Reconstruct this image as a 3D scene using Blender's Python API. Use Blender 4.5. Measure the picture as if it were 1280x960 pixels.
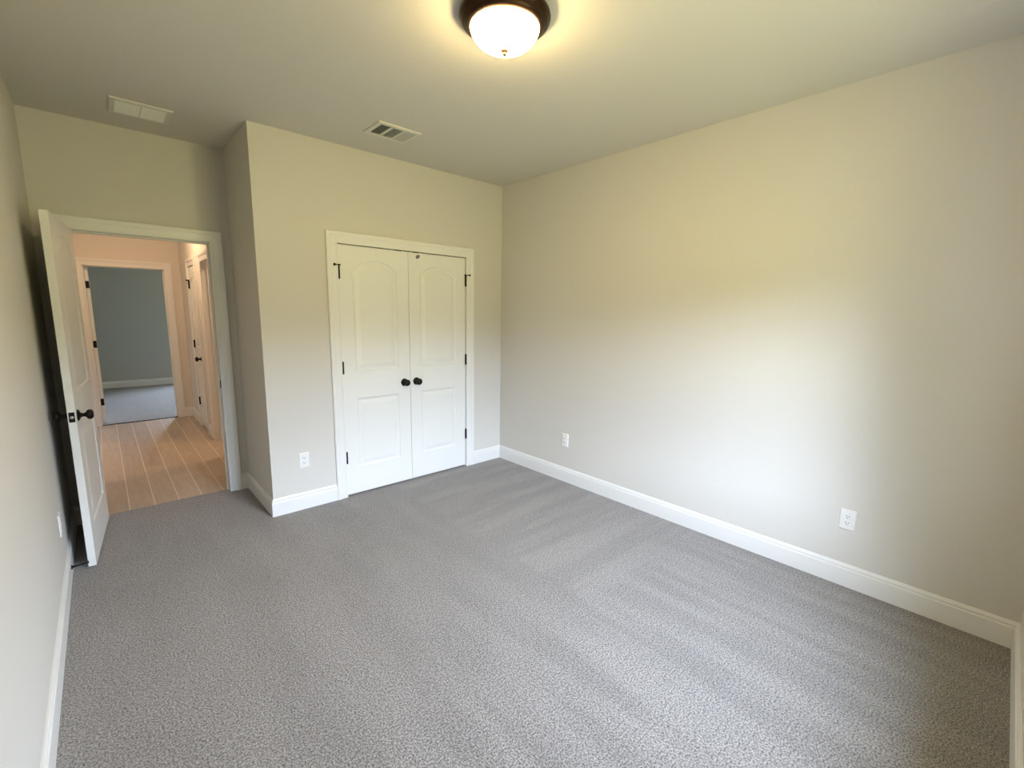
import bpy, bmesh, math, random
from mathutils import Vector, Matrix
random.seed(4)
PI = math.pi
for o in list(bpy.data.objects): bpy.data.objects.remove(o)
sc = bpy.context.scene
COL = sc.collection

# ------------------------------------------------------------------ camera
cam_d = bpy.data.cameras.new('camera'); cam = bpy.data.objects.new('camera', cam_d); COL.objects.link(cam)
YAW, PITCH, ROLL, FPX = -0.7385, -0.1564, 0.0148, 564.25
fwd = Vector((-math.sin(YAW)*math.cos(PITCH), math.cos(YAW)*math.cos(PITCH), math.sin(PITCH)))
rgt = Vector((math.cos(YAW), math.sin(YAW), 0)); upv = rgt.cross(fwd)
r2 = rgt*math.cos(ROLL) + upv*math.sin(ROLL); u2 = -rgt*math.sin(ROLL) + upv*math.cos(ROLL)
mw = Matrix((r2, u2, -fwd)).transposed().to_4x4(); mw.translation = (-3.0444, -3.526, 1.5259)
cam.matrix_world = mw
cam_d.sensor_fit = 'HORIZONTAL'; cam_d.sensor_width = 36.0; cam_d.lens = 36.0*FPX/1280.0
cam_d.clip_start = 0.02; cam_d.clip_end = 200
sc.camera = cam

# ------------------------------------------------------------------ exposure, sky, window light
sc.view_settings.view_transform = 'Standard'; sc.view_settings.look = 'None'
sc.view_settings.gamma = 1.0; sc.view_settings.use_curve_mapping = False
sc.view_settings.exposure = 2.15
SKY_COL, SKY_STR = (0.77, 0.92, 1.17, 1), 11.8
TREE_COL, TREE_STR = (0.22, 0.30, 0.12, 1), 1.2
LAWN_COL, LAWN_STR = (0.50, 0.49, 0.20, 1), 5.2
LAMP_COL, LAMP_STR = (1.0, 0.73, 0.32, 1), 20.0
HALL_COL, HALL_STR = (1.0, 0.66, 0.40, 1), 17.5

w = bpy.data.worlds.new('overcast_day'); sc.world = w; w.use_nodes = True
nt = w.node_tree; nt.nodes.clear()
tc = nt.nodes.new('ShaderNodeTexCoord'); sep = nt.nodes.new('ShaderNodeSeparateXYZ')
nt.links.new(tc.outputs['Generated'], sep.inputs[0])
ramp = nt.nodes.new('ShaderNodeValToRGB'); ramp.color_ramp.interpolation = 'LINEAR'
mr = nt.nodes.new('ShaderNodeMapRange'); mr.inputs[1].default_value = -1; mr.inputs[2].default_value = 1
nt.links.new(sep.outputs[2], mr.inputs[0]); nt.links.new(mr.outputs[0], ramp.inputs[0])
def scl(c, s): return (c[0]*s, c[1]*s, c[2]*s, 1)
e = ramp.color_ramp.elements
e[0].position = 0.0; e[0].color = scl(LAWN_COL, LAWN_STR)
e[1].position = 0.48; e[1].color = scl(LAWN_COL, LAWN_STR)
for pos, c in ((0.505, scl(TREE_COL, TREE_STR)), (0.550, scl(TREE_COL, TREE_STR)), (0.590, scl(SKY_COL, SKY_STR*1.12)), (0.66, scl(SKY_COL, SKY_STR*1.12)), (0.78, scl(SKY_COL, SKY_STR*0.88)), (1.0, scl(SKY_COL, SKY_STR*0.7))):
    n = e.new(pos); n.color = c
# invented side trees: sky darkened at grazing angles to keep the near corner dim
side = nt.nodes.new('ShaderNodeMath'); side.operation = 'ABSOLUTE'; nt.links.new(sep.outputs[0], side.inputs[0])
sm = nt.nodes.new('ShaderNodeMapRange'); sm.interpolation_type = 'SMOOTHSTEP'
sm.inputs[1].default_value = 0.74; sm.inputs[2].default_value = 0.87; sm.inputs[3].default_value = 0.0; sm.inputs[4].default_value = 1.0
nt.links.new(side.outputs[0], sm.inputs[0])
tm = nt.nodes.new('ShaderNodeMix'); tm.data_type = 'RGBA'; tm.inputs[7].default_value = scl(TREE_COL, TREE_STR)
nt.links.new(sm.outputs[0], tm.inputs[0]); nt.links.new(ramp.outputs[0], tm.inputs[6])
bg = nt.nodes.new('ShaderNodeBackground'); out = nt.nodes.new('ShaderNodeOutputWorld')
nt.links.new(tm.outputs[2], bg.inputs[0]); nt.links.new(bg.outputs[0], out.inputs[0])

WX0, WX1, WZ0, WZ1 = -1.94, -0.90, 0.62, 2.05       # bedroom window opening (behind the camera)
FX0, FX1 = -1.65, -0.50                              # far bedroom window opening
YN = -3.7202
def portal(name, loc, rot, sx, sz):
    l = bpy.data.lights.new(name, 'AREA'); l.shape = 'RECTANGLE'; l.size = sx; l.size_y = sz
    l.cycles.is_portal = True
    o = bpy.data.objects.new(name, l); COL.objects.link(o); o.location = loc; o.rotation_euler = rot
portal('window_portal', ((WX0+WX1)/2, YN-0.25, (WZ0+WZ1)/2), (PI/2, 0, 0), WX1-WX0, WZ1-WZ0)
portal('far_window_portal', ((FX0+FX1)/2, 7.93, 1.33), (-PI/2, 0, 0), FX1-FX0, 1.43)

# ------------------------------------------------------------------ materials
def mat(name, col, rough=0.6, metal=0.0, spec=0.5, bump=None, emit=None, coat=0.0):
    m = bpy.data.materials.new(name); m.use_nodes = True
    t = m.node_tree; b = t.nodes['Principled BSDF']
    b.inputs['Base Color'].default_value = (*col, 1); b.inputs['Roughness'].default_value = rough
    b.inputs['Metallic'].default_value = metal; b.inputs['Specular IOR Level'].default_value = spec
    b.inputs['Coat Weight'].default_value = coat
    if bump:
        sca, dist, st = bump
        tcn = t.nodes.new('ShaderNodeTexCoord'); nz = t.nodes.new('ShaderNodeTexNoise')
        nz.inputs['Scale'].default_value = sca; nz.inputs['Detail'].default_value = 3
        geo = t.nodes.new('ShaderNodeNewGeometry')
        t.links.new(geo.outputs['Position'], nz.inputs['Vector'])
        bp = t.nodes.new('ShaderNodeBump'); bp.inputs['Strength'].default_value = st; bp.inputs['Distance'].default_value = dist
        t.links.new(nz.outputs['Fac'], bp.inputs['Height']); t.links.new(bp.outputs[0], b.inputs['Normal'])
    return m
M = {}
M['wall'] = mat('greige_wall_paint', (0.645, 0.625, 0.58), 0.75, spec=0.25, bump=(160, 0.0008, 0.25))
M['ceiling'] = mat('ceiling_paint', (0.645, 0.625, 0.58), 0.9, spec=0.1, bump=(120, 0.001, 0.3))
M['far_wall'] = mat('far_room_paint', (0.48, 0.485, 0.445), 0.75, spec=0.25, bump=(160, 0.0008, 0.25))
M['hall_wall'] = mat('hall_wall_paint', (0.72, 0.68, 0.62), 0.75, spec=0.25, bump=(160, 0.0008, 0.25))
M['trim'] = mat('white_trim_enamel', (0.79, 0.79, 0.77), 0.32, spec=0.5)
M['door'] = mat('white_door_enamel', (0.79, 0.795, 0.765), 0.38, spec=0.5, bump=(70, 0.0004, 0.12))
M['black'] = mat('matte_black_metal', (0.005, 0.0045, 0.004), 0.45, metal=0.0, spec=0.25)
M['bronze'] = mat('oil_rubbed_bronze', (0.040, 0.020, 0.011), 0.38, metal=0.85, bump=(60, 0.001, 0.2))
M['steel'] = mat('satin_steel', (0.55, 0.53, 0.5), 0.35, metal=0.9)
M['rubber'] = mat('dark_rubber', (0.02, 0.02, 0.02), 0.8)
M['plastic'] = mat('white_plastic', (0.80, 0.80, 0.78), 0.35)
M['slot'] = mat('outlet_slot_dark', (0.03, 0.03, 0.03), 0.8)
M['vent'] = mat('white_vent_enamel', (0.80, 0.81, 0.77), 0.4)
M['vent_frame'] = mat('vent_frame_enamel', (0.66, 0.65, 0.60), 0.4)
M['duct'] = mat('duct_lining_dark', (0.05, 0.055, 0.045), 0.9)
M['soil'] = mat('closet_dark_interior', (0.3, 0.29, 0.27), 0.9)
M['brick'] = mat('exterior_siding', (0.5, 0.5, 0.48), 0.9)

def bowl_mat(name, col, strength):
    m = bpy.data.materials.new(name); m.use_nodes = True; t = m.node_tree
    b = t.nodes['Principled BSDF']; b.inputs['Base Color'].default_value = (0.85, 0.8, 0.68, 1); b.inputs['Roughness'].default_value = 0.25
    geo = t.nodes.new('ShaderNodeNewGeometry'); nz = t.nodes.new('ShaderNodeTexNoise'); nz.inputs['Scale'].default_value = 9
    nz.inputs['Detail'].default_value = 4; nz.inputs['Distortion'].default_value = 1.5
    t.links.new(geo.outputs['Position'], nz.inputs['Vector'])
    r = t.nodes.new('ShaderNodeMapRange'); r.inputs[1].default_value = 0.3; r.inputs[2].default_value = 0.7
    r.inputs[3].default_value = strength*0.6; r.inputs[4].default_value = strength*1.4
    t.links.new(nz.outputs['Fac'], r.inputs[0]); t.links.new(r.outputs[0], b.inputs['Emission Strength'])
    b.inputs['Emission Color'].default_value = col
    return m
M['bowl'] = bowl_mat('lit_alabaster_glass', LAMP_COL, LAMP_STR)
M['bowl_hall'] = bowl_mat('lit_hall_glass', HALL_COL, HALL_STR)

def glass_mat():
    m = bpy.data.materials.new('window_glass'); m.use_nodes = True; t = m.node_tree; t.nodes.clear()
    o = t.nodes.new('ShaderNodeOutputMaterial'); mx = t.nodes.new('ShaderNodeMixShader'); mx.inputs[0].default_value = 0.05
    a = t.nodes.new('ShaderNodeBsdfTransparent'); g = t.nodes.new('ShaderNodeBsdfGlossy'); g.inputs['Roughness'].default_value = 0.02
    t.links.new(a.outputs[0], mx.inputs[1]); t.links.new(g.outputs[0], mx.inputs[2]); t.links.new(mx.outputs[0], o.inputs[0])
    return m
M['glass'] = glass_mat()

def N(t, kind, **kw):
    n = t.nodes.new(kind)
    for k, v in kw.items(): setattr(n, k, v)
    return n
def math_node(t, op, a, b=None, c=None):
    n = t.nodes.new('ShaderNodeMath'); n.operation = op
    for i, v in enumerate((a, b, c)):
        if v is None: continue
        if isinstance(v, (int, float)): n.inputs[i].default_value = v
        else: t.links.new(v, n.inputs[i])
    return n.outputs[0]

def carpet_mat(name, dark, light, tracks=True):
    m = bpy.data.materials.new(name); m.use_nodes = True; t = m.node_tree
    b = t.nodes['Principled BSDF']; b.inputs['Roughness'].default_value = 0.95; b.inputs['Specular IOR Level'].default_value = 0.1
    b.inputs['Sheen Weight'].default_value = 0.25; b.inputs['Sheen Roughness'].default_value = 0.5
    geo = t.nodes.new('ShaderNodeNewGeometry'); P = geo.outputs['Position']
    tuft = t.nodes.new('ShaderNodeTexNoise'); tuft.inputs['Scale'].default_value = 150; tuft.inputs['Detail'].default_value = 4
    tuft.inputs['Roughness'].default_value = 0.75; tuft.inputs['Distortion'].default_value = 0.3
    t.links.new(P, tuft.inputs['Vector'])
    r = t.nodes.new('ShaderNodeValToRGB'); r.color_ramp.elements[0].position = 0.40; r.color_ramp.elements[1].position = 0.61
    r.color_ramp.elements[0].color = (*dark, 1); r.color_ramp.elements[1].color = (*light, 1)
    t.links.new(tuft.outputs['Fac'], r.inputs[0])
    col = r.outputs[0]
    # soft patches where the pile leans differently, and the vacuum cleaner's tracks
    big = t.nodes.new('ShaderNodeTexNoise'); big.inputs['Scale'].default_value = 2.3; big.inputs['Detail'].default_value = 3
    t.links.new(P, big.inputs['Vector'])
    f = math_node(t, 'MULTIPLY_ADD', big.outputs['Fac'], 0.16, 0.92)
    if tracks:
        sp = t.nodes.new('ShaderNodeSeparateXYZ'); t.links.new(P, sp.inputs[0])
        x, y = sp.outputs[0], sp.outputs[1]
        def streaks(sx, sy, rot, scale):
            """long irregular strokes: noise stretched along one direction, contrast sharpened"""
            mp = t.nodes.new('ShaderNodeMapping'); mp.inputs['Rotation'].default_value = (0, 0, rot); mp.inputs['Scale'].default_value = (sx, sy, 1)
            t.links.new(P, mp.inputs['Vector'])
            nz = t.nodes.new('ShaderNodeTexNoise'); nz.inputs['Scale'].default_value = scale; nz.inputs['Detail'].default_value = 3; nz.inputs['Roughness'].default_value = 0.55
            t.links.new(mp.outputs[0], nz.inputs['Vector'])
            q = t.nodes.new('ShaderNodeMapRange'); q.interpolation_type = 'SMOOTHSTEP'; q.inputs[1].default_value = 0.38; q.inputs[2].default_value = 0.62
            q.inputs[3].default_value = -1; q.inputs[4].default_value = 1; t.links.new(nz.outputs['Fac'], q.inputs[0]); return q.outputs[0]
        def step(v, a, b):
            q = t.nodes.new('ShaderNodeMapRange'); q.interpolation_type = 'SMOOTHSTEP'; q.inputs[1].default_value = a; q.inputs[2].default_value = b
            t.links.new(v, q.inputs[0]); return q.outputs[0]
        mA = math_node(t, 'MULTIPLY', step(x, -1.27, -1.21), step(y, -2.30, -2.15))      # strokes run to the right wall
        mB = step(y, -2.05, -2.35)                                                        # strokes run to the window wall
        mC = math_node(t, 'SUBTRACT', math_node(t, 'SUBTRACT', 1.0, mA), mB)
        a = math_node(t, 'MULTIPLY', mA, math_node(t, 'MULTIPLY_ADD', streaks(0.35, 3.6, 0.16, 1.9), 0.085, 0.035))
        b2 = math_node(t, 'MULTIPLY', mB, math_node(t, 'MULTIPLY', streaks(4.0, 0.35, -0.12, 1.9), 0.085))
        c = math_node(t, 'MULTIPLY', mC, math_node(t, 'MULTIPLY', streaks(2.6, 0.6, 0.10, 1.6), 0.045))
        st = math_node(t, 'ADD', a, math_node(t, 'ADD', b2, c))
        f = math_node(t, 'ADD', f, st)
    hv = t.nodes.new('ShaderNodeVectorMath'); hv.operation = 'SCALE'
    t.links.new(col, hv.inputs[0]); t.links.new(f, hv.inputs['Scale'])
    t.links.new(hv.outputs[0], b.inputs['Base Color'])
    bp = t.nodes.new('ShaderNodeBump'); bp.inputs['Strength'].default_value = 0.8; bp.inputs['Distance'].default_value = 0.006
    t.links.new(tuft.outputs['Fac'], bp.inputs['Height']); t.links.new(bp.outputs[0], b.inputs['Normal'])
    return m
M['carpet'] = carpet_mat('grey_cut_pile_carpet', (0.085, 0.079, 0.076), (0.445, 0.418, 0.402))
M['carpet_far'] = carpet_mat('grey_carpet_far_room', (0.13, 0.125, 0.122), (0.38, 0.37, 0.365), tracks=False)

def plank_mat():
    m = bpy.data.materials.new('wood_look_plank'); m.use_nodes = True; t = m.node_tree
    b = t.nodes['Principled BSDF']
    geo = t.nodes.new('ShaderNodeNewGeometry'); sp = t.nodes.new('ShaderNodeSeparateXYZ'); t.links.new(geo.outputs['Position'], sp.inputs[0])
    u = math_node(t, 'DIVIDE', math_node(t, 'ADD', sp.outputs[0], 3.003), 0.1525)
    row = math_node(t, 'FLOOR', u); fr = math_node(t, 'FRACT', u)
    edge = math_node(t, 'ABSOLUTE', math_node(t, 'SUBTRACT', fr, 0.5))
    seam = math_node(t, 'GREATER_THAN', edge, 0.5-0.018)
    v = math_node(t, 'ADD', math_node(t, 'DIVIDE', sp.outputs[1], 1.2), math_node(t, 'MULTIPLY', row, 0.37))
    seg = math_node(t, 'FLOOR', v)
    cb = t.nodes.new('ShaderNodeCombineXYZ'); t.links.new(row, cb.inputs[0]); t.links.new(seg, cb.inputs[1])
    wn = t.nodes.new('ShaderNodeTexWhiteNoise'); t.links.new(cb.outputs[0], wn.inputs['Vector'])
    fv = math_node(t, 'ABSOLUTE', math_node(t, 'SUBTRACT', math_node(t, 'FRACT', v), 0.5))
    butt = math_node(t, 'GREATER_THAN', fv, 0.4987)
    m2 = t.nodes.new('ShaderNodeMapping'); m2.inputs['Scale'].default_value = (14, 1.1, 1); t.links.new(geo.outputs['Position'], m2.inputs['Vector'])
    nz = t.nodes.new('ShaderNodeTexNoise'); nz.inputs['Scale'].default_value = 2.5; nz.inputs['Detail'].default_value = 6; nz.inputs['Distortion'].default_value = 1.2
    t.links.new(m2.outputs[0], nz.inputs['Vector'])
    f = math_node(t, 'ADD', math_node(t, 'MULTIPLY_ADD', nz.outputs['Fac'], 0.55, 0.60), math_node(t, 'MULTIPLY', wn.outputs['Value'], 0.22))
    hv = t.nodes.new('ShaderNodeVectorMath'); hv.operation = 'SCALE'; hv.inputs[0].default_value = (0.47, 0.385, 0.31); t.links.new(f, hv.inputs['Scale'])
    m3 = t.nodes.new('ShaderNodeMix'); m3.data_type = 'RGBA'; m3.inputs[7].default_value = (0.30, 0.23, 0.18, 1)
    t.links.new(butt, m3.inputs[0]); t.links.new(hv.outputs[0], m3.inputs[6])
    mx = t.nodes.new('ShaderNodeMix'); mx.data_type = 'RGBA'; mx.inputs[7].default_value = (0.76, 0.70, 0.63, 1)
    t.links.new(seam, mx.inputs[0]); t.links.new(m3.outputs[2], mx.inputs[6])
    t.links.new(mx.outputs[2], b.inputs['Base Color'])
    b.inputs['Roughness'].default_value = 0.38; b.inputs['Specular IOR Level'].default_value = 0.5
    return m
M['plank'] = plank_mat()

# ------------------------------------------------------------------ helpers
def link(name, bm, m, parent=None, smooth=False, recalc=True, bevel=0.0):
    if recalc: bmesh.ops.recalc_face_normals(bm, faces=bm.faces)
    me = bpy.data.meshes.new(name); bm.to_mesh(me); bm.free()
    o = bpy.data.objects.new(name, me); COL.objects.link(o)
    if m: me.materials.append(m)
    if smooth:
        for p in me.polygons: p.use_smooth = True
    if bevel:
        md = o.modifiers.new('bevel', 'BEVEL'); md.width = bevel; md.segments = 2; md.limit_method = 'ANGLE'; md.angle_limit = 0.6
    if parent: o.parent = parent
    return o
def tag(o, label=None, cat=None, kind=None, group=None):
    if label: o['label'] = label
    if cat: o['category'] = cat
    if kind: o['kind'] = kind
    if group: o['group'] = group
    return o
def empty(name, loc=(0, 0, 0), rz=0.0):
    o = bpy.data.objects.new(name, None); o.empty_display_size = 0.1; COL.objects.link(o)
    o.location = loc; o.rotation_euler = (0, 0, rz); return o
def box(bm, x0, x1, y0, y1, z0, z1):
    vs = [bm.verts.new((x, y, z)) for z in (z0, z1) for x, y in ((x0, y0), (x1, y0), (x1, y1), (x0, y1))]
    for f in ((0, 3, 2, 1), (4, 5, 6, 7), (0, 1, 5, 4), (1, 2, 6, 5), (2, 3, 7, 6), (3, 0, 4, 7)):
        bm.faces.new([vs[i] for i in f])
def nbox(*a):
    bm = bmesh.new(); box(bm, *a); return bm
def lathe(bm, prof, mtx=Matrix(), seg=32, caps=True):
    """prof: (r, h) pairs; revolved round local z, placed by mtx"""
    rings = []
    for r, h in prof:
        if r < 1e-5: rings.append([bm.verts.new(mtx @ Vector((0, 0, h)))])
        else: rings.append([bm.verts.new(mtx @ Vector((r*math.cos(2*PI*i/seg), r*math.sin(2*PI*i/seg), h))) for i in range(seg)])
    for a, b in zip(rings, rings[1:]):
        for i in range(seg):
            j = (i+1) % seg
            va = [a[i % len(a)], a[j % len(a)]] if len(a) > 1 else [a[0]]
            vb = [b[j % len(b)], b[i % len(b)]] if len(b) > 1 else [b[0]]
            if len(va)+len(vb) >= 3: bm.faces.new(va+vb)
    if caps:
        for rg in (rings[0], rings[-1]):
            if len(rg) > 2: bm.faces.new(rg)
def axis_mtx(origin, direction):
    q = Vector(direction).to_track_quat('Z', 'Y'); m = q.to_matrix().to_4x4(); m.translation = origin; return m

def wall(name, axis, c0, c1, s0, s1, z0, z1, holes, m, label=None, kind='structure'):
    """slab perpendicular to `axis`, from c0 to c1 thick, spanning s0..s1, with rectangular holes (a,b,lo,hi)"""
    ss = sorted({s0, s1, *[h[0] for h in holes], *[h[1] for h in holes]}); zs = sorted({z0, z1, *[h[2] for h in holes], *[h[3] for h in holes]})
    ss = [s for s in ss if s0 <= s <= s1]; zs = [z for z in zs if z0 <= z <= z1]
    def solid(i, j):
        if i < 0 or j < 0 or i >= len(ss)-1 or j >= len(zs)-1: return False
        a = (ss[i]+ss[i+1])/2; b = (zs[j]+zs[j+1])/2
        return not any(h[0] < a < h[1] and h[2] < b < h[3] for h in holes)
    bm = bmesh.new(); cache = {}
    def V(s, z, c):
        k = (s, z, c)
        if k not in cache: cache[k] = bm.verts.new((c, s, z) if axis == 'x' else (s, c, z))
        return cache[k]
    for i in range(len(ss)-1):
        for j in range(len(zs)-1):
            if not solid(i, j): continue
            a, b, lo, hi = ss[i], ss[i+1], zs[j], zs[j+1]
            for c in (c0, c1): bm.faces.new([V(a, lo, c), V(b, lo, c), V(b, hi, c), V(a, hi, c)])
            if not solid(i-1, j): bm.faces.new([V(a, lo, c0), V(a, hi, c0), V(a, hi, c1), V(a, lo, c1)])
            if not solid(i+1, j): bm.faces.new([V(b, lo, c0), V(b, hi, c0), V(b, hi, c1), V(b, lo, c1)])
            if not solid(i, j-1): bm.faces.new([V(a, lo, c0), V(b, lo, c0), V(b, lo, c1), V(a, lo, c1)])
            if not solid(i, j+1): bm.faces.new([V(a, hi, c0), V(b, hi, c0), V(b, hi, c1), V(a, hi, c1)])
    o = link(name, bm, m)
    tag(o, label, 'wall', kind)
    return o

def polyline_prof(pts, prof, names, label, cat='baseboard', start_ext=None):
    """extrude a (depth, height) profile along pts (room on the left hand), mitred; one object per segment"""
    n = len(pts); d = [(Vector(pts[i+1])-Vector(pts[i])).normalized() for i in range(n-1)]
    nl = [Vector((-v.y, v.x)) for v in d]
    def off(i):
        if i == 0: return nl[0]
        if i == n-1: return nl[-1]
        a, b = nl[i-1], nl[i]; s = a+b
        return s/(s.dot(a))
    for k in range(n-1):
        bm = bmesh.new(); rings = []
        for i in (k, k+1):
            o2 = off(i); p = Vector(pts[i])
            rings.append([bm.verts.new((p.x+o2.x*v, p.y+o2.y*v, z)) for v, z in prof])
        m_ = len(prof)
        for i in range(m_):
            j = (i+1) % m_; bm.faces.new([rings[0][i], rings[0][j], rings[1][j], rings[1][i]])
        bm.faces.new(rings[0]); bm.faces.new(rings[1])
        o = link(names[k], bm, M['trim'])
        tag(o, label[k] if isinstance(label, (list, tuple)) else label, cat, 'structure')
HB = 0.133
BASE = [(0.0, 0.0), (0.014, 0.0), (0.014, 0.100), (0.0125, 0.105), (0.0095, 0.107), (0.0095, 0.112), (0.011, 0.115), (0.010, 0.121), (0.006, 0.127), (0.004, HB), (0.0, HB)]

CW = 0.0866
CAS = [(0.0, 0.0), (0.0, 0.009), (0.004, 0.012), (0.010, 0.012), (0.014, 0.010), (0.040, 0.012), (0.052, 0.0135), (0.058, 0.0175), (0.064, 0.019), (0.080, 0.0195), (CW, 0.016), (CW, 0.0)]
def casing(parent, axis, plane, sgn, s0, s1, ztop, z0=0.0, wscale=1.0):
    """mitred casing round an opening; plane = wall face coordinate, sgn = direction it stands proud"""
    bm = bmesh.new(); rings = []
    for (s, z, ds, dz) in ((s0, z0, -1, 0), (s0, ztop, -1, 1), (s1, ztop, 1, 1), (s1, z0, 1, 0)):
        ring = []
        for u, v in CAS:
            a = s+ds*u*wscale; b = z+dz*u*wscale; c = plane+sgn*v
            ring.append(bm.verts.new((c, a, b) if axis == 'x' else (a, c, b)))
        rings.append(ring)
    m_ = len(CAS)
    for A, B in zip(rings, rings[1:]):
        for i in range(m_):
            j = (i+1) % m_; bm.faces.new([A[i], A[j], B[j], B[i]])
    bm.faces.new(rings[0]); bm.faces.new(rings[-1])
    return link('casing', bm, M['trim'], parent)
def jambs(parent, axis, c0, c1, s0, s1, ztop, stop_at=None, stop_w=0.035):
    """lining boards of the clear opening s0..s1 and the stop strip"""
    T = 0.018
    def B(a0, a1, b0, b1, lo, hi):
        return nbox(b0, b1, a0, a1, lo, hi) if axis == 'x' else nbox(a0, a1, b0, b1, lo, hi)
    link('jamb', B(s0-T, s0, c0, c1, 0, ztop+T), M['trim'], parent)
    link('jamb', B(s1, s1+T, c0, c1, 0, ztop+T), M['trim'], parent)
    link('head_jamb', B(s0, s1, c0, c1, ztop, ztop+T), M['trim'], parent)
    if stop_at is not None:
        bm = bmesh.new()
        for a0, a1, lo, hi in ((s0, s0+0.011, 0, ztop), (s1-0.011, s1, 0, ztop), (s0+0.011, s1-0.011, ztop-0.011, ztop)):
            if axis == 'x': box(bm, stop_at, stop_at+stop_w, a0, a1, lo, hi)
            else: box(bm, a0, a1, stop_at, stop_at+stop_w, lo, hi)
        link('door_stop_strip', bm, M['trim'], parent, bevel=0.002)

# ------------------------------------------------------------------ room shell
H = 2.74; T = 0.115
XL, XR, YN, YE, XC = -3.306, 0.0, -3.7202, 0.749, -2.2106
HX = -2.155; YF = 4.25; YB = 7.80
ZT = 2.03
EX0, EX1 = -3.137, -2.355           # entry clear opening
CX0, CX1 = -1.653, -0.4435          # closet clear opening
J = 0.018
DX0, DX1 = -3.138, -2.338           # far room clear opening
LY0, LY1 = 3.02, 3.49               # linen door
BY0, BY1 = 1.82, 2.575              # side doorway

# floors (top of pile / planks at z = 0)
bm = bmesh.new()
def slab(bm, pts, z0, z1):
    lo = [bm.verts.new((x, y, z0)) for x, y in pts]; hi = [bm.verts.new((x, y, z1)) for x, y in pts]
    bm.faces.new(lo[::-1]); bm.faces.new(hi)
    for i in range(len(pts)):
        j = (i+1) % len(pts); bm.faces.new([lo[i], lo[j], hi[j], hi[i]])
TH = 0.815
slab(bm, [(XL, YN), (XR, YN), (XR, 0), (XR, YE), (EX1, YE), (EX1, TH), (EX0, TH), (EX0, YE), (XL, YE)], -0.03, 0.0)
tag(link('floor', bm, M['carpet']), 'grey cut pile carpet covering the empty bedroom, vacuum tracks near the right wall', 'carpet', 'structure')
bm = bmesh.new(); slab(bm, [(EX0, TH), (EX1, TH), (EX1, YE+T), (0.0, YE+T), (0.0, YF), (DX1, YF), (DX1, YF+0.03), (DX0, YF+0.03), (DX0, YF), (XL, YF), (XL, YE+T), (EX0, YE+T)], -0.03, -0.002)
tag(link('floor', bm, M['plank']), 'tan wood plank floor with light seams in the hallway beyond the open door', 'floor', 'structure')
bm = bmesh.new(); slab(bm, [(DX0, YF+0.03), (DX1, YF+0.03), (DX1, YF+T), (0.2, YF+T), (0.2, YB), (-4.3, YB), (-4.3, YF+T), (DX0, YF+T)], -0.03, 0.004)
tag(link('floor', bm, M['carpet_far']), 'blue grey lit carpet of the far room past the hallway', 'carpet', 'structure')
bm = bmesh.new(); box(bm, DX0, DX1, YF+0.012, YF+0.03, -0.002, 0.006)
tag(link('trim_6', bm, M['rubber']), 'thin dark transition strip between hallway planks and far room carpet', 'threshold', 'structure')

# ceilings
tag(link('ceiling', nbox(XL-T, XR+T, YN-0.22, YE+0.01, H, H+0.1), M['ceiling']), 'painted ceiling of the bedroom around the domed light', 'ceiling', 'structure')
tag(link('ceiling', nbox(XL-T, 0.2, YE+0.01, YF+T, H, H+0.1), M['ceiling']), 'hallway ceiling above the plank floor', 'ceiling', 'structure')
tag(link('ceiling', nbox(-4.4, 0.3, YF+T, YB+T, H, H+0.1), M['ceiling']), 'ceiling of the far room past the hallway', 'ceiling', 'structure')

W = M['wall']; HW = M['hall_wall']
wall('wall_right', 'x', XR, XR+T, YN-0.22, YE+T, -0.03, H, [], W, 'long bare greige wall on the right with two outlets')
wall('wall_back', 'y', 0, T, XC, XR, -0.03, H, [(CX0-J, CX1+J, -0.03, ZT+J)], W, 'greige closet wall around the white double doors')
wall('wall_return', 'x', XC, XC+T, T, YE, -0.03, H, [], W, 'narrow shaded return wall between closet and entry door')
wall('wall_entry', 'y', YE, YE+T, XL, XR, -0.03, H, [(EX0-J, EX1+J, -0.03, ZT+J)], W, 'greige wall above and around the open entry door')
wall('wall_left', 'x', XL-T, XL, YN-0.22, YF+T, -0.03, H, [], W, 'greige wall at the left edge behind the open door')
wall('wall_near', 'y', YN-0.22, YN, XL, XR, -0.03, H, [(WX0, WX1, WZ0, WZ1)], W, 'greige window wall behind the viewer')
wall('wall_hall', 'x', HX, HX+T, YE+T, YF, -0.03, H, [(LY0-J, LY1+J, -0.03, ZT+J), (BY0-J, BY1+J, -0.03, ZT+J)], HW, 'peach lit hallway wall with the narrow door')
wall('wall_hall_end', 'y', YF, YF+T, -4.3, 0.2, -0.03, H, [(DX0-J, DX1+J, -0.03, ZT+J)], HW, 'peach lit hallway end wall around the far doorway')
wall('wall_far', 'y', YB, YB+T, -4.3, 0.2, -0.03, H, [(FX0, FX1, 0.62, 2.05)], M['far_wall'], 'dim grey green wall of the far room')
wall('wall_far_left', 'x', -4.3-T, -4.3, YF, YB+T, -0.03, H, [], M['far_wall'], 'left wall of the far room')
wall('wall_far_right', 'x', 0.2, 0.2+T, YF, YB+T, -0.03, H, [], M['far_wall'], 'right wall of the far room')
wall('wall_side_room', 'x', -0.2, 0.0, YE+T, YF, -0.03, H, [], HW, 'end wall of the side room off the hallway')
wall('wall_side_room_back', 'y', 2.80, 2.90, HX+T, -0.2, -0.03, H, [], HW, 'partition between side room and linen closet')

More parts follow.
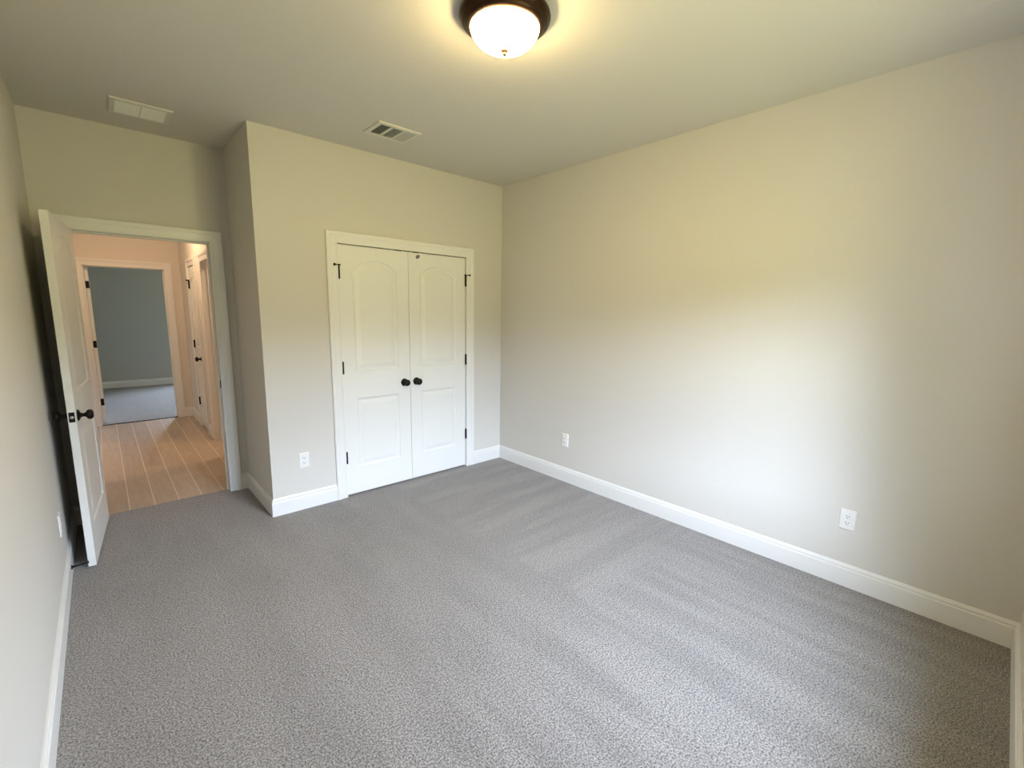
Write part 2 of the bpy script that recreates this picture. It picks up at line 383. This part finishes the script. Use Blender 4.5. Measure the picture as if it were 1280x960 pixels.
# baseboards
polyline_prof([(XL, YN), (XR, YN), (XR, 0), (CX1+CW, 0)], BASE, ['baseboard_near', 'baseboard_right', 'baseboard_back'],
              ['white baseboard under the window at the bottom right corner', 'long white baseboard along the right wall', 'short white baseboard between closet casing and right corner'])
polyline_prof([(CX0-CW, 0), (XC, 0), (XC, YE), (EX1+CW, YE)], BASE, ['baseboard_back', 'baseboard_return', 'baseboard_entry'],
              ['white baseboard below the outlet left of the closet doors', 'shaded white baseboard on the narrow return wall', 'tiny white baseboard beside the entry door casing'])
polyline_prof([(EX0-CW, YE), (XL, YE), (XL, YN)], BASE, ['baseboard_entry', 'baseboard_left'],
              ['hidden white baseboard behind the open door', 'white baseboard along the left wall'])
polyline_prof([(HX, BY1+CW), (HX, LY0-CW)], BASE, ['baseboard_hall'], ['short white baseboard between the side doorway and narrow hall door'])
polyline_prof([(HX, LY1+CW), (HX, YF), (DX1+CW*0.9, YF)], BASE, ['baseboard_hall', 'baseboard_hall_end'], ['white baseboard in the far right corner of the hallway', 'tiny white baseboard beside the far doorway casing'])
polyline_prof([(XL, YF), (XL, YE+T)], BASE, ['baseboard_hall_left'], ['white baseboard on the hidden left side of the hallway'])
polyline_prof([(0.2, YB), (-4.3, YB)], BASE, ['baseboard_far'], ['grey lit white baseboard along the far room wall'])

# ------------------------------------------------------------------ door frames
t1 = tag(empty('trim_1', (CX0, 0, 0)), 'white moulded casing around the closet double doors', 'door frame', 'structure')
t2 = tag(empty('trim_2', (EX0, YE, 0)), 'white casing and jamb around the open entry doorway', 'door frame', 'structure')
t3 = tag(empty('trim_3', (DX0, YF, 0)), 'cream lit casing around the far room doorway at the hall end', 'door frame', 'structure')
t4 = tag(empty('trim_4', (HX, LY1, 0)), 'casing around the narrow closed hall door', 'door frame', 'structure')
t5 = tag(empty('trim_5', (HX, BY1, 0)), 'peach lit casing and jamb of the side doorway on the right of the hall', 'door frame', 'structure')
bpy.context.view_layer.update()
def keep(o, parent):
    pass
def framed(tr, fn):
    """run fn with tr as parent; geometry is given in world coordinates, so undo the empty's offset"""
    before = set(tr.children); fn()
    for c in tr.children:
        if c not in before: c.matrix_parent_inverse = tr.matrix_world.inverted()
framed(t1, lambda: (casing(t1, 'y', 0, -1, CX0, CX1, ZT), jambs(t1, 'y', 0, T, CX0, CX1, ZT, stop_at=0.042)))
framed(t2, lambda: (casing(t2, 'y', YE, -1, EX0, EX1, ZT), casing(t2, 'y', YE+T, 1, EX0, EX1, ZT), jambs(t2, 'y', YE, YE+T, EX0, EX1, ZT, stop_at=YE+0.04)))
framed(t3, lambda: (casing(t3, 'y', YF, -1, DX0, DX1, ZT), jambs(t3, 'y', YF, YF+T, DX0, DX1, ZT, stop_at=YF+0.04)))
framed(t4, lambda: (casing(t4, 'x', HX, -1, LY0, LY1, ZT), jambs(t4, 'x', HX, HX+T, LY0, LY1, ZT, stop_at=HX+0.042)))
framed(t5, lambda: (casing(t5, 'x', HX, -1, BY0, BY1, ZT), casing(t5, 'x', HX+T, 1, BY0, BY1, ZT), jambs(t5, 'x', HX, HX+T, BY0, BY1, ZT, stop_at=HX+0.045)))
def strike():
    bm = nbox(EX1-0.0025, EX1+0.001, YE+0.006, YE+0.034, 0.885, 0.945)
    o = link('strike_plate', bm, M['black'], t2, bevel=0.001); o['label'] = 'black strike plate on the right jamb'
framed(t2, strike)

# ------------------------------------------------------------------ panelled door leaves
def arch_outline(x0, x1, z0, zs, rise, inset, nn=24):
    """closed outline of a panel with an arched head (rise=0 gives a rectangle), shrunk by inset"""
    w = (x1-x0)/2; cx = (x0+x1)/2
    pts = []
    if rise > 0:
        R = (w*w+rise*rise)/(2*rise); zc = zs+rise-R; ri = R-inset
        ww = w-inset
        for i in range(nn+1):
            x = -ww+2*ww*i/nn
            pts.append((cx+x, zc+math.sqrt(max(ri*ri-x*x, 0))))
    else:
        for i in range(nn+1): pts.append((x0+inset+(x1-x0-2*inset)*i/nn, zs-inset))
    bot = [(x1-inset-(x1-x0-2*inset)*i/nn, z0+inset) for i in range(nn+1)]
    return pts+bot
PANEL_PROF = [(0.0, 0.0), (0.004, 0.0035), (0.010, 0.0075), (0.018, 0.0085), (0.022, 0.0085), (0.040, 0.004), (0.052, 0.0015), (0.056, 0.001)]
def leaf_mesh(w, h, t, s, mx, zb0, zb1, zt0, zt1, rise):
    """white moulded two-panel leaf; hinge edge at local x=0, width towards s*x, thickness y 0..t"""
    bm = bmesh.new(); nn = 24
    for side in (0, 1):
        def P(x, z, dep): return bm.verts.new((s*x, dep if side == 0 else t-dep, z))
        x0, x1 = mx, w-mx
        lines = []
        for (z0, zs, rs) in ((zb0, zb1, 0.0), (zt0, zt1, rise)):
            prev = None
            for ins, dep in PANEL_PROF:
                pts = arch_outline(x0, x1, z0, zs, rs, ins, nn)
                ring = [P(x, z, dep) for x, z in pts]
                if prev:
                    for i in range(len(ring)):
                        j = (i+1) % len(ring); bm.faces.new([prev[i], prev[j], ring[j], ring[i]])
                else: first = ring
                prev = ring
            for i in range(nn):                                  # raised field, as strips between head and foot
                a, b_ = prev[i], prev[i+1]; c, d = prev[2*nn+1-i-1], prev[2*nn+1-i]
                bm.faces.new([a, b_, c, d])
            lines.append(first)
        low, up = lines
        def row(z): return [P(x0+(x1-x0)*i/nn, z, 0) for i in range(nn+1)]
        b0 = row(0.0); tp = row(h)
        lb = low[nn+1:][::-1]; lt = low[:nn+1]; ub = up[nn+1:][::-1]; ut = up[:nn+1]
        for A, B in ((b0, lb), (lt, ub), (ut, tp)):
            for i in range(nn): bm.faces.new([A[i], A[i+1], B[i+1], B[i]])
        for xa, xb, ia in ((0, x0, 0), (x1, w, nn)):             # stiles
            chain_z = [b0[ia], lb[ia], lt[ia], ub[ia], ut[ia], tp[ia]]
            oth = [P(xa if xa == 0 else xb, v.co.z, 0) for v in chain_z]
            for i in range(5): bm.faces.new([chain_z[i], chain_z[i+1], oth[i+1], oth[i]])
    bmesh.ops.remove_doubles(bm, verts=bm.verts, dist=0.00005)
    # edges of the slab
    bnd = [e for e in bm.edges if e.is_boundary]
    lo = {0: [], 1: []}
    def q(x, y, z): return bm.verts.new((s*x, y, z))
    a = [q(0, 0, 0), q(0, t, 0), q(0, t, h), q(0, 0, h)]; bm.faces.new(a)
    a = [q(w, 0, 0), q(w, t, 0), q(w, t, h), q(w, 0, h)]; bm.faces.new(a)
    a = [q(0, 0, 0), q(w, 0, 0), q(w, t, 0), q(0, t, 0)]; bm.faces.new(a)
    a = [q(0, 0, h), q(w, 0, h), q(w, t, h), q(0, t, h)]; bm.faces.new(a)
    return bm
KNOB = [(0.0, 0.0), (0.033, 0.0), (0.033, 0.003), (0.030, 0.006), (0.022, 0.009), (0.014, 0.013), (0.011, 0.020), (0.011, 0.030), (0.016, 0.036), (0.024, 0.040), (0.0285, 0.047), (0.0285, 0.055), (0.025, 0.062), (0.017, 0.067), (0.0, 0.068)]
def knob(parent, x, y, z, direction):
    bm = bmesh.new(); lathe(bm, KNOB, axis_mtx(Vector((x, y, z)), direction), 28, caps=False)
    o = link('knob', bm, M['black'], parent, smooth=True); o['label'] = 'round black door knob'; return o
def hinge(parent, x, y, z, with_stop=0, s=1):
    bm = bmesh.new()
    lathe(bm, [(0.0, 0.0), (0.005, 0.0), (0.0092, 0.002), (0.0092, 0.098), (0.005, 0.101), (0.0, 0.102)], axis_mtx(Vector((x, y, z)), (0, 0, 1)), 14, caps=False)
    box(bm, x-0.0015, x+0.0015, y, y+0.012, z+0.004, z+0.094)
    o = link('hinge', bm, M['black'], parent); o['label'] = 'black butt hinge'
    if with_stop:
        bm = bmesh.new(); zz = z+0.105
        lathe(bm, [(0.0, -0.004), (0.011, -0.004), (0.012, 0.0), (0.011, 0.006), (0.0, 0.007)], axis_mtx(Vector((x, y, zz)), (0, 0, 1)), 16, caps=False)
        lathe(bm, [(0.0, 0.0), (0.0035, 0.0), (0.0035, 0.030), (0.009, 0.033), (0.010, 0.042), (0.0, 0.043)], axis_mtx(Vector((x, y-0.004, zz)), (-s*1.0, -0.35, 0)), 14, caps=False)
        lathe(bm, [(0.0, 0.0), (0.003, 0.0), (0.003, 0.010), (0.007, 0.012), (0.0, 0.016)], axis_mtx(Vector((x, y-0.004, zz)), (s*1.0, -0.15, 0)), 14, caps=False)
        o2 = link('hinge_pin_stop', bm, M['black'], o, smooth=True); o2['label'] = 'black hinge pin door stop with rubber bumper'
    return o

def door(name, loc, rz, w, s, label, h=2.008, t=0.035, mx=0.108, both_knobs=False, knobs=True, hinges=(0.27, 1.01, 1.75), stop=True, latch=False, hinge_on=True, rise=0.082, pin_y=-0.008, leaf_m='door'):
    r = tag(empty(name, loc, rz), label, 'door', 'structure')
    k = 1.0
    l = link('door_leaf', leaf_mesh(w, h, t, s, mx, 0.222, 0.802, 1.025, 1.825, rise), M[leaf_m], r)
    if knobs: knob(r, s*(w-0.058), 0, 0.897, (0, -1, 0))
    if both_knobs: knob(r, s*(w-0.058), t, 0.897, (0, 1, 0))
    if hinge_on:
        for i, z in enumerate(hinges): hinge(r, -s*0.0015, pin_y, z, with_stop=(1 if stop and i == 2 else 0), s=s)
    if latch:
        xx = s*w
        o = link('latch_plate', nbox(min(xx, xx+s*0.0015), max(xx, xx+s*0.0015), t/2-0.0127, t/2+0.0127, 0.869, 0.926), M['black'], r, bevel=0.0006)
        o['label'] = 'black latch face plate on the door edge'
        bm = bmesh.new(); lathe(bm, [(0.0, -0.002), (0.0085, -0.002), (0.0085, 0.007), (0.006, 0.009), (0.0, 0.009)], axis_mtx(Vector((xx, t/2, 0.897)), (s, 0, 0)), 18, caps=False)
        o3 = link('latch_bolt', bm, M['steel'], o, smooth=True); o3['label'] = 'silver latch bolt'
    return r

GAP = 0.0055; LW = (CX1-CX0-0.0145)/2
d1 = door('door_1', (CX0+GAP, 0.004, 0.014), 0, LW, 1, 'left leaf of the closed white arched panel closet doors')
d2 = door('door_2', (CX1-GAP, 0.004, 0.014), 0, LW, -1, 'right leaf of the closed white arched panel closet doors')
# roller catches seen as dark slots above the meeting stiles, one with its grey plate showing
for d, x in ((d1, LW-0.085), (d2, -(LW-0.085))):
    bm = bmesh.new(); box(bm, x-0.026, x+0.026, 0.001, 0.028, 2.0078, 2.0155)
    o = link('ball_catch', bm, M['black'], d); o['label'] = 'dark ball catch at the door top'
bm = bmesh.new()
pp = [(-0.022, 1.975), (-0.006, 1.994), (0.020, 1.990), (0.015, 1.968), (-0.009, 1.958)]
f0 = [bm.verts.new((-(LW-0.085)+0.008+x, -0.003, z)) for x, z in pp]; f1 = [bm.verts.new((-(LW-0.085)+0.008+x, 0.0005, z)) for x, z in pp]
bm.faces.new(f0); bm.faces.new(f1)
for i in range(5): bm.faces.new([f0[i], f0[(i+1) % 5], f1[(i+1) % 5], f1[i]])
o = link('catch_plate', bm, mat('dull_grey_metal', (0.16, 0.17, 0.18), 0.5, metal=0.3), d2); o['label'] = 'small grey metal tab near the door top'

ang = -PI/2 - 0.086
door('door_3', (-3.158, 0.7265, 0.014), ang, 0.778, 1, 'open white two panel entry door at the left with black knob', mx=0.118, both_knobs=True, latch=True, stop=False, hinges=(0.17, 0.96, 1.75), rise=0.10, pin_y=-0.002)
# far room door, swung back into the far room, hinge edge towards us
d4 = door('door_4', (-3.090, YF+T+0.006, 0.018), PI/2+0.30, 0.762, 1, 'far room door swung open, only its hinge edge showing', mx=0.118, both_knobs=True, stop=False, hinge_on=False, rise=0.10)
for z in (0.275, 1.03, 1.78):
    # leaf plate screwed to the edge that faces the hall, local x = 0 face
    bm = bmesh.new(); box(bm, -0.0022, 0.0, 0.003, 0.037, z-0.0445, z+0.0445)
    lathe(bm, [(0.0, 0.0), (0.007, 0.0), (0.007, 0.089), (0.0, 0.089)], axis_mtx(Vector((-0.002, 0.041, z-0.0445)), (0, 0, 1)), 12, caps=False)
    o = link('hinge', bm, M['black'], d4); o['label'] = 'black hinge plate on the door edge'

door('door_5', (HX-0.0015, LY1-GAP, 0.016), -PI/2, LY1-LY0-0.006, 1, 'narrow closed white hall door with black hinges and knob', mx=0.09, rise=0.06, stop=True)

# ------------------------------------------------------------------ window behind the viewer and its twin in the far room
def window(name, x0, x1, z0, z1, y_in, y_out, label):
    sg = 1 if y_in > y_out else -1
    r = tag(empty(name, ((x0+x1)/2, (y_in+y_out)/2, z0)), label, 'window', 'structure')
    cx = (x0+x1)/2; cy = (y_in+y_out)/2
    def fr(bm, a0, a1, b0, b1, wd, ya, yb):
        box(bm, a0, a0+wd, ya, yb, b0, b1); box(bm, a1-wd, a1, ya, yb, b0, b1)
        box(bm, a0+wd, a1-wd, ya, yb, b0, b0+wd); box(bm, a0+wd, a1-wd, ya, yb, b1-wd, b1)
    X0, X1, Z1 = x0-cx, x1-cx, z1-z0
    bm = bmesh.new(); fr(bm, X0, X1, 0, Z1, 0.03, -0.045, 0.045); link('window_frame', bm, M['trim'], r)
    for nm, lo, hi, dy in (('upper_sash', Z1/2-0.02, Z1-0.03, -0.02*sg), ('lower_sash', 0.03, Z1/2+0.02, 0.012*sg)):
        for xa, xb in ((X0+0.03, 0.0), (0.0, X1-0.03)):
            bm = bmesh.new(); fr(bm, xa, xb, lo, hi, 0.035, dy-0.012, dy+0.012); sa = link(nm, bm, M['trim'], r)
            link('pane', nbox(xa+0.034, xb-0.034, dy-0.002, dy+0.002, lo+0.034, hi-0.034), M['glass'], sa)
    yi = (y_in-cy); bm = nbox(X0-0.09, X1+0.09, min(yi, yi+sg*0.045), max(yi, yi+sg*0.045), -0.03, 0.0); link('window_sill', bm, M['trim'], r, bevel=0.004)
    bm = bmesh.new()
    for s0, s1_, b0, b1 in ((X0-0.085, X0, 0, Z1+0.085), (X1, X1+0.085, 0, Z1+0.085), (X0, X1, Z1, Z1+0.085), (X0-0.085, X1+0.085, -0.115, -0.03)):
        box(bm, s0, s1_, min(yi, yi+sg*0.018), max(yi, yi+sg*0.018), b0, b1)
    link('casing', bm, M['trim'], r)
window('window_1', WX0, WX1, WZ0, WZ1, YN, YN-0.22, 'white framed bedroom window behind the viewer')
window('window_2', FX0, FX1, 0.62, 2.05, YB, YB+T, 'white framed window of the far room, out of sight')

# ------------------------------------------------------------------ ceiling lights
def flush_light(name, loc, glass, label, lit=True):
    r = tag(empty(name, loc), label, 'ceiling light')
    def add(nm, prof, m, parent, smooth=True, lab=None):
        bm = bmesh.new(); lathe(bm, prof, Matrix(), 64, caps=False); o = link(nm, bm, m, parent, smooth=smooth)
        if lab: o['label'] = lab
        return o
    rim = [(0.02, 0.0), (0.176, 0.0), (0.180, -0.004), (0.1865, -0.010), (0.1885, -0.020), (0.186, -0.028), (0.180, -0.033), (0.178, -0.038), (0.172, -0.043),
           (0.164, -0.046), (0.162, -0.051), (0.155, -0.056), (0.147, -0.059), (0.1425, -0.059), (0.1415, -0.050), (0.120, -0.020), (0.02, -0.012)]
    rm = add('rim', rim, M['bronze'], r, lab='dark bronze stepped rim')
    bowl = []
    R0, D = 0.1435, 0.089
    for i in range(15):
        a = i/14*PI/2; bowl.append((R0*math.cos(a)**0.93 if i < 14 else 0.0, -0.050-D*math.sin(a)))
    b = add('glass_bowl', bowl, glass, r, lab='glowing frosted glass bowl')
    zb = -0.050-D
    add('finial', [(0.0, zb+0.004), (0.015, zb+0.001), (0.0165, zb-0.002), (0.012, zb-0.006), (0.007, zb-0.009), (0.009, zb-0.013), (0.007, zb-0.018), (0.0, zb-0.020)], M['finial'], r, lab='small brass brown finial')
    return r
M['finial'] = mat('brown_finial', (0.10, 0.055, 0.035), 0.55, metal=0.0)
flush_light('ceiling_light', (-1.690, -1.962, H), M['bowl'], 'round flush ceiling light with bronze rim and glowing glass bowl')
flush_light('ceiling_light', (-2.62, 2.75, H), M['bowl_hall'], 'round flush ceiling light of the hallway, hidden above the doorway head')
flush_light('ceiling_light', (-1.30, 1.95, H), M['bowl_hall'], 'round flush ceiling light of the side room off the hallway')

# ------------------------------------------------------------------ ceiling registers
def register(name, x0, x1, y0, y1, label, mode):
    cx, cy = (x0+x1)/2, (y0+y1)/2; r = tag(empty(name, (cx, cy, H)), label, 'air vent')
    X, Y = (x1-x0)/2, (y1-y0)/2; b = 0.030
    # bevelled frame
    bm = bmesh.new(); rings = []
    for (ins, z) in ((0, 0), (0, -0.006), (0.004, -0.010), (b-0.004, -0.012), (b, -0.010), (b, 0.0)):
        rings.append([bm.verts.new((sx*(X-ins), sy*(Y-ins), z)) for sx, sy in ((-1, -1), (1, -1), (1, 1), (-1, 1))])
    for A, B in zip(rings, rings[1:]):
        for i in range(4):
            j = (i+1) % 4; bm.faces.new([A[i], A[j], B[j], B[i]])
    link('frame', bm, M['vent_frame'], r)
    link('duct', nbox(-X+b, X-b, -Y+b, Y-b, -0.0012, -0.0002), M['duct'], r)
    xi, yi = X-b, Y-b
    if mode == 'three_way':
        cuts = [-xi, -xi/3-0.002, xi/3+0.002, xi]; tilt = [1.0, 0.45, -0.35]
    else:
        cuts = [-xi, 0.0, xi]; tilt = ['y', 'y']
    for i in range(len(cuts)-2):
        c = cuts[i+1]; link('divider', nbox(c-0.004, c+0.004, -yi, yi, -0.011, -0.001), M['vent'], r)
    for i in range(len(cuts)-1):
        a, c = cuts[i]+(0.004 if i else 0.0), cuts[i+1]-(0.004 if i < len(cuts)-2 else 0.0)
        if mode == 'three_way':
            n = 6; pitch = (c-a)/n
            for k in range(n):
                xc = a+(k+0.5)*pitch; tl = tilt[i]; bm = bmesh.new()
                dx = tl*0.0045; hw = 0.0008
                v = [bm.verts.new(p) for p in ((xc-dx-hw, -yi, -0.010), (xc-dx+hw, -yi, -0.010), (xc+dx+hw, -yi, -0.0015), (xc+dx-hw, -yi, -0.0015),
                                               (xc-dx-hw, yi, -0.010), (xc-dx+hw, yi, -0.010), (xc+dx+hw, yi, -0.0015), (xc+dx-hw, yi, -0.0015))]
                for f in ((0, 1, 2, 3), (7, 6, 5, 4), (0, 4, 5, 1), (1, 5, 6, 2), (2, 6, 7, 3), (3, 7, 4, 0)): bm.faces.new([v[q] for q in f])
                link('louver', bm, M['vent'], r)
        else:
            n = 13; pitch = 2*yi/n
            for k in range(n):
                yc = -yi+(k+0.5)*pitch; dy = 0.0062; hw = 0.0008; bm = bmesh.new()
                v = [bm.verts.new(p) for p in ((a, yc-dy*-1-hw, -0.0105), (a, yc+dy+hw, -0.0105), (a, yc-dy+hw, -0.0015), (a, yc-dy-hw, -0.0015),
                                               (c, yc+dy-hw, -0.0105), (c, yc+dy+hw, -0.0105), (c, yc-dy+hw, -0.0015), (c, yc-dy-hw, -0.0015))]
                for f in ((0, 1, 2, 3), (7, 6, 5, 4), (0, 4, 5, 1), (1, 5, 6, 2), (2, 6, 7, 3), (3, 7, 4, 0)): bm.faces.new([v[q] for q in f])
                link('louver', bm, M['vent'], r)
    for sx in (-1, 1):
        bm = bmesh.new(); lathe(bm, [(0.0, -0.0135), (0.003, -0.0128), (0.0035, -0.0115)], Matrix.Translation((sx*(X-b/2), 0, 0)), 12, caps=False); link('screw', bm, M['vent'], r)
    return r
register('ceiling_vent', -2.882, -2.577, 0.170, 0.440, 'white ceiling vent with pale slats above the open door', 'two')
register('ceiling_vent', -1.585, -1.276, -0.615, -0.368, 'white ceiling vent with three dark slatted sections near the closet', 'three_way')

# ------------------------------------------------------------------ outlets
def outlet_build(name, label):
    r = tag(empty(name), label, 'electrical outlet', group='duplex outlets low on the bedroom walls')
    # local: plate lies in the x-z plane, stands proud towards -y
    bm = bmesh.new(); hx, hz = 0.0375, 0.060; rings = []
    for ins, d in ((0, 0), (0, -0.002), (0.003, -0.0055), (0.006, -0.0062)):
        rings.append([bm.verts.new((sx*(hx-ins), d, sz*(hz-ins))) for sx, sz in ((-1, -1), (1, -1), (1, 1), (-1, 1))])
    for A, B in zip(rings, rings[1:]):
        for i in range(4):
            j = (i+1) % 4; bm.faces.new([A[i], A[j], B[j], B[i]])
    bm.faces.new(rings[-1]); bm.faces.new(rings[0]); link('cover_plate', bm, M['plastic'], r)
    for zc in (-0.0195, 0.0195):
        bm = bmesh.new(); pts = []
        for i in range(28):
            a = 2*PI*i/28; pts.append((0.0172*math.cos(a), max(-0.0135, min(0.0135, 0.0172*math.sin(a)))))
        A = [bm.verts.new((x, -0.0060, zc+z)) for x, z in pts]; B = [bm.verts.new((x*0.97, -0.0082, zc+z*0.97)) for x, z in pts]
        for i in range(28):
            j = (i+1) % 28; bm.faces.new([A[i], A[j], B[j], B[i]])
        bm.faces.new(B); rc = link('receptacle', bm, M['plastic'], r)
        for sx, hh in ((-1, 0.0045), (1, 0.0036)):
            link('slot', nbox(sx*0.0063-0.0013, sx*0.0063+0.0013, -0.0088, -0.0080, zc+0.003-hh, zc+0.003+hh), M['slot'], rc)
        bm = bmesh.new(); lathe(bm, [(0.0, 0.0), (0.0026, 0.0), (0.0026, 0.0008), (0.0, 0.0008)], axis_mtx(Vector((0, -0.0080, zc-0.0072)), (0, -1, 0)), 12, caps=False)
        link('ground_hole', bm, M['slot'], rc)
    bm = bmesh.new(); lathe(bm, [(0.0, 0.0), (0.003, 0.0), (0.0026, 0.0012), (0.0, 0.0014)], axis_mtx(Vector((0, -0.0060, 0)), (0, -1, 0)), 12, caps=False)
    link('screw', bm, M['plastic'], r)
    return r
def copy_tree(o, parent=None):
    c = o.copy(); COL.objects.link(c); c.parent = parent
    for ch in list(o.children): copy_tree(ch, c)
    return c
ou = outlet_build('wall_outlet', 'white duplex outlet on the closet wall left of the double doors')
for i, (loc, rz, lab) in enumerate((((-1.979, 0, 0.388), 0, None),
        ((0, -0.912, 0.388), -PI/2, 'white duplex outlet on the right wall nearer the far corner'),
        ((0, -3.030, 0.394), -PI/2, 'white duplex outlet on the right wall nearer the viewer, larger in view'),
        ((XL, -0.197, 0.360), PI/2, 'white outlet on the left wall beside the open door, seen edge on'))):
    o = ou if i == 0 else copy_tree(ou)
    o.location = loc; o.rotation_euler = (0, 0, rz)
    if lab: o['label'] = lab

# ------------------------------------------------------------------ baseboard door stop behind the open door
ds = tag(empty('door_stop', (XL+0.014, -0.105, 0.062)), 'black rod door stop on the left baseboard behind the open door', 'door stop')
bm = bmesh.new(); lathe(bm, [(0.0, 0.0), (0.013, 0.0), (0.012, 0.004), (0.008, 0.007), (0.0055, 0.009)], axis_mtx(Vector((0, 0, 0)), (1, 0, 0)), 18, caps=False); link('base_flange', bm, M['black'], ds, smooth=True)
bm = bmesh.new(); lathe(bm, [(0.0055, 0.008), (0.0045, 0.03), (0.0045, 0.062), (0.005, 0.064)], axis_mtx(Vector((0, 0, 0)), (1, 0, 0.08)), 14, caps=True); link('rod', bm, M['black'], ds, smooth=True)
bm = bmesh.new(); lathe(bm, [(0.0, 0.062), (0.009, 0.062), (0.0095, 0.068), (0.008, 0.074), (0.0, 0.075)], axis_mtx(Vector((0, 0, 0)), (1, 0, 0.08)), 16, caps=False); link('rubber_tip', bm, M['rubber'], ds, smooth=True)
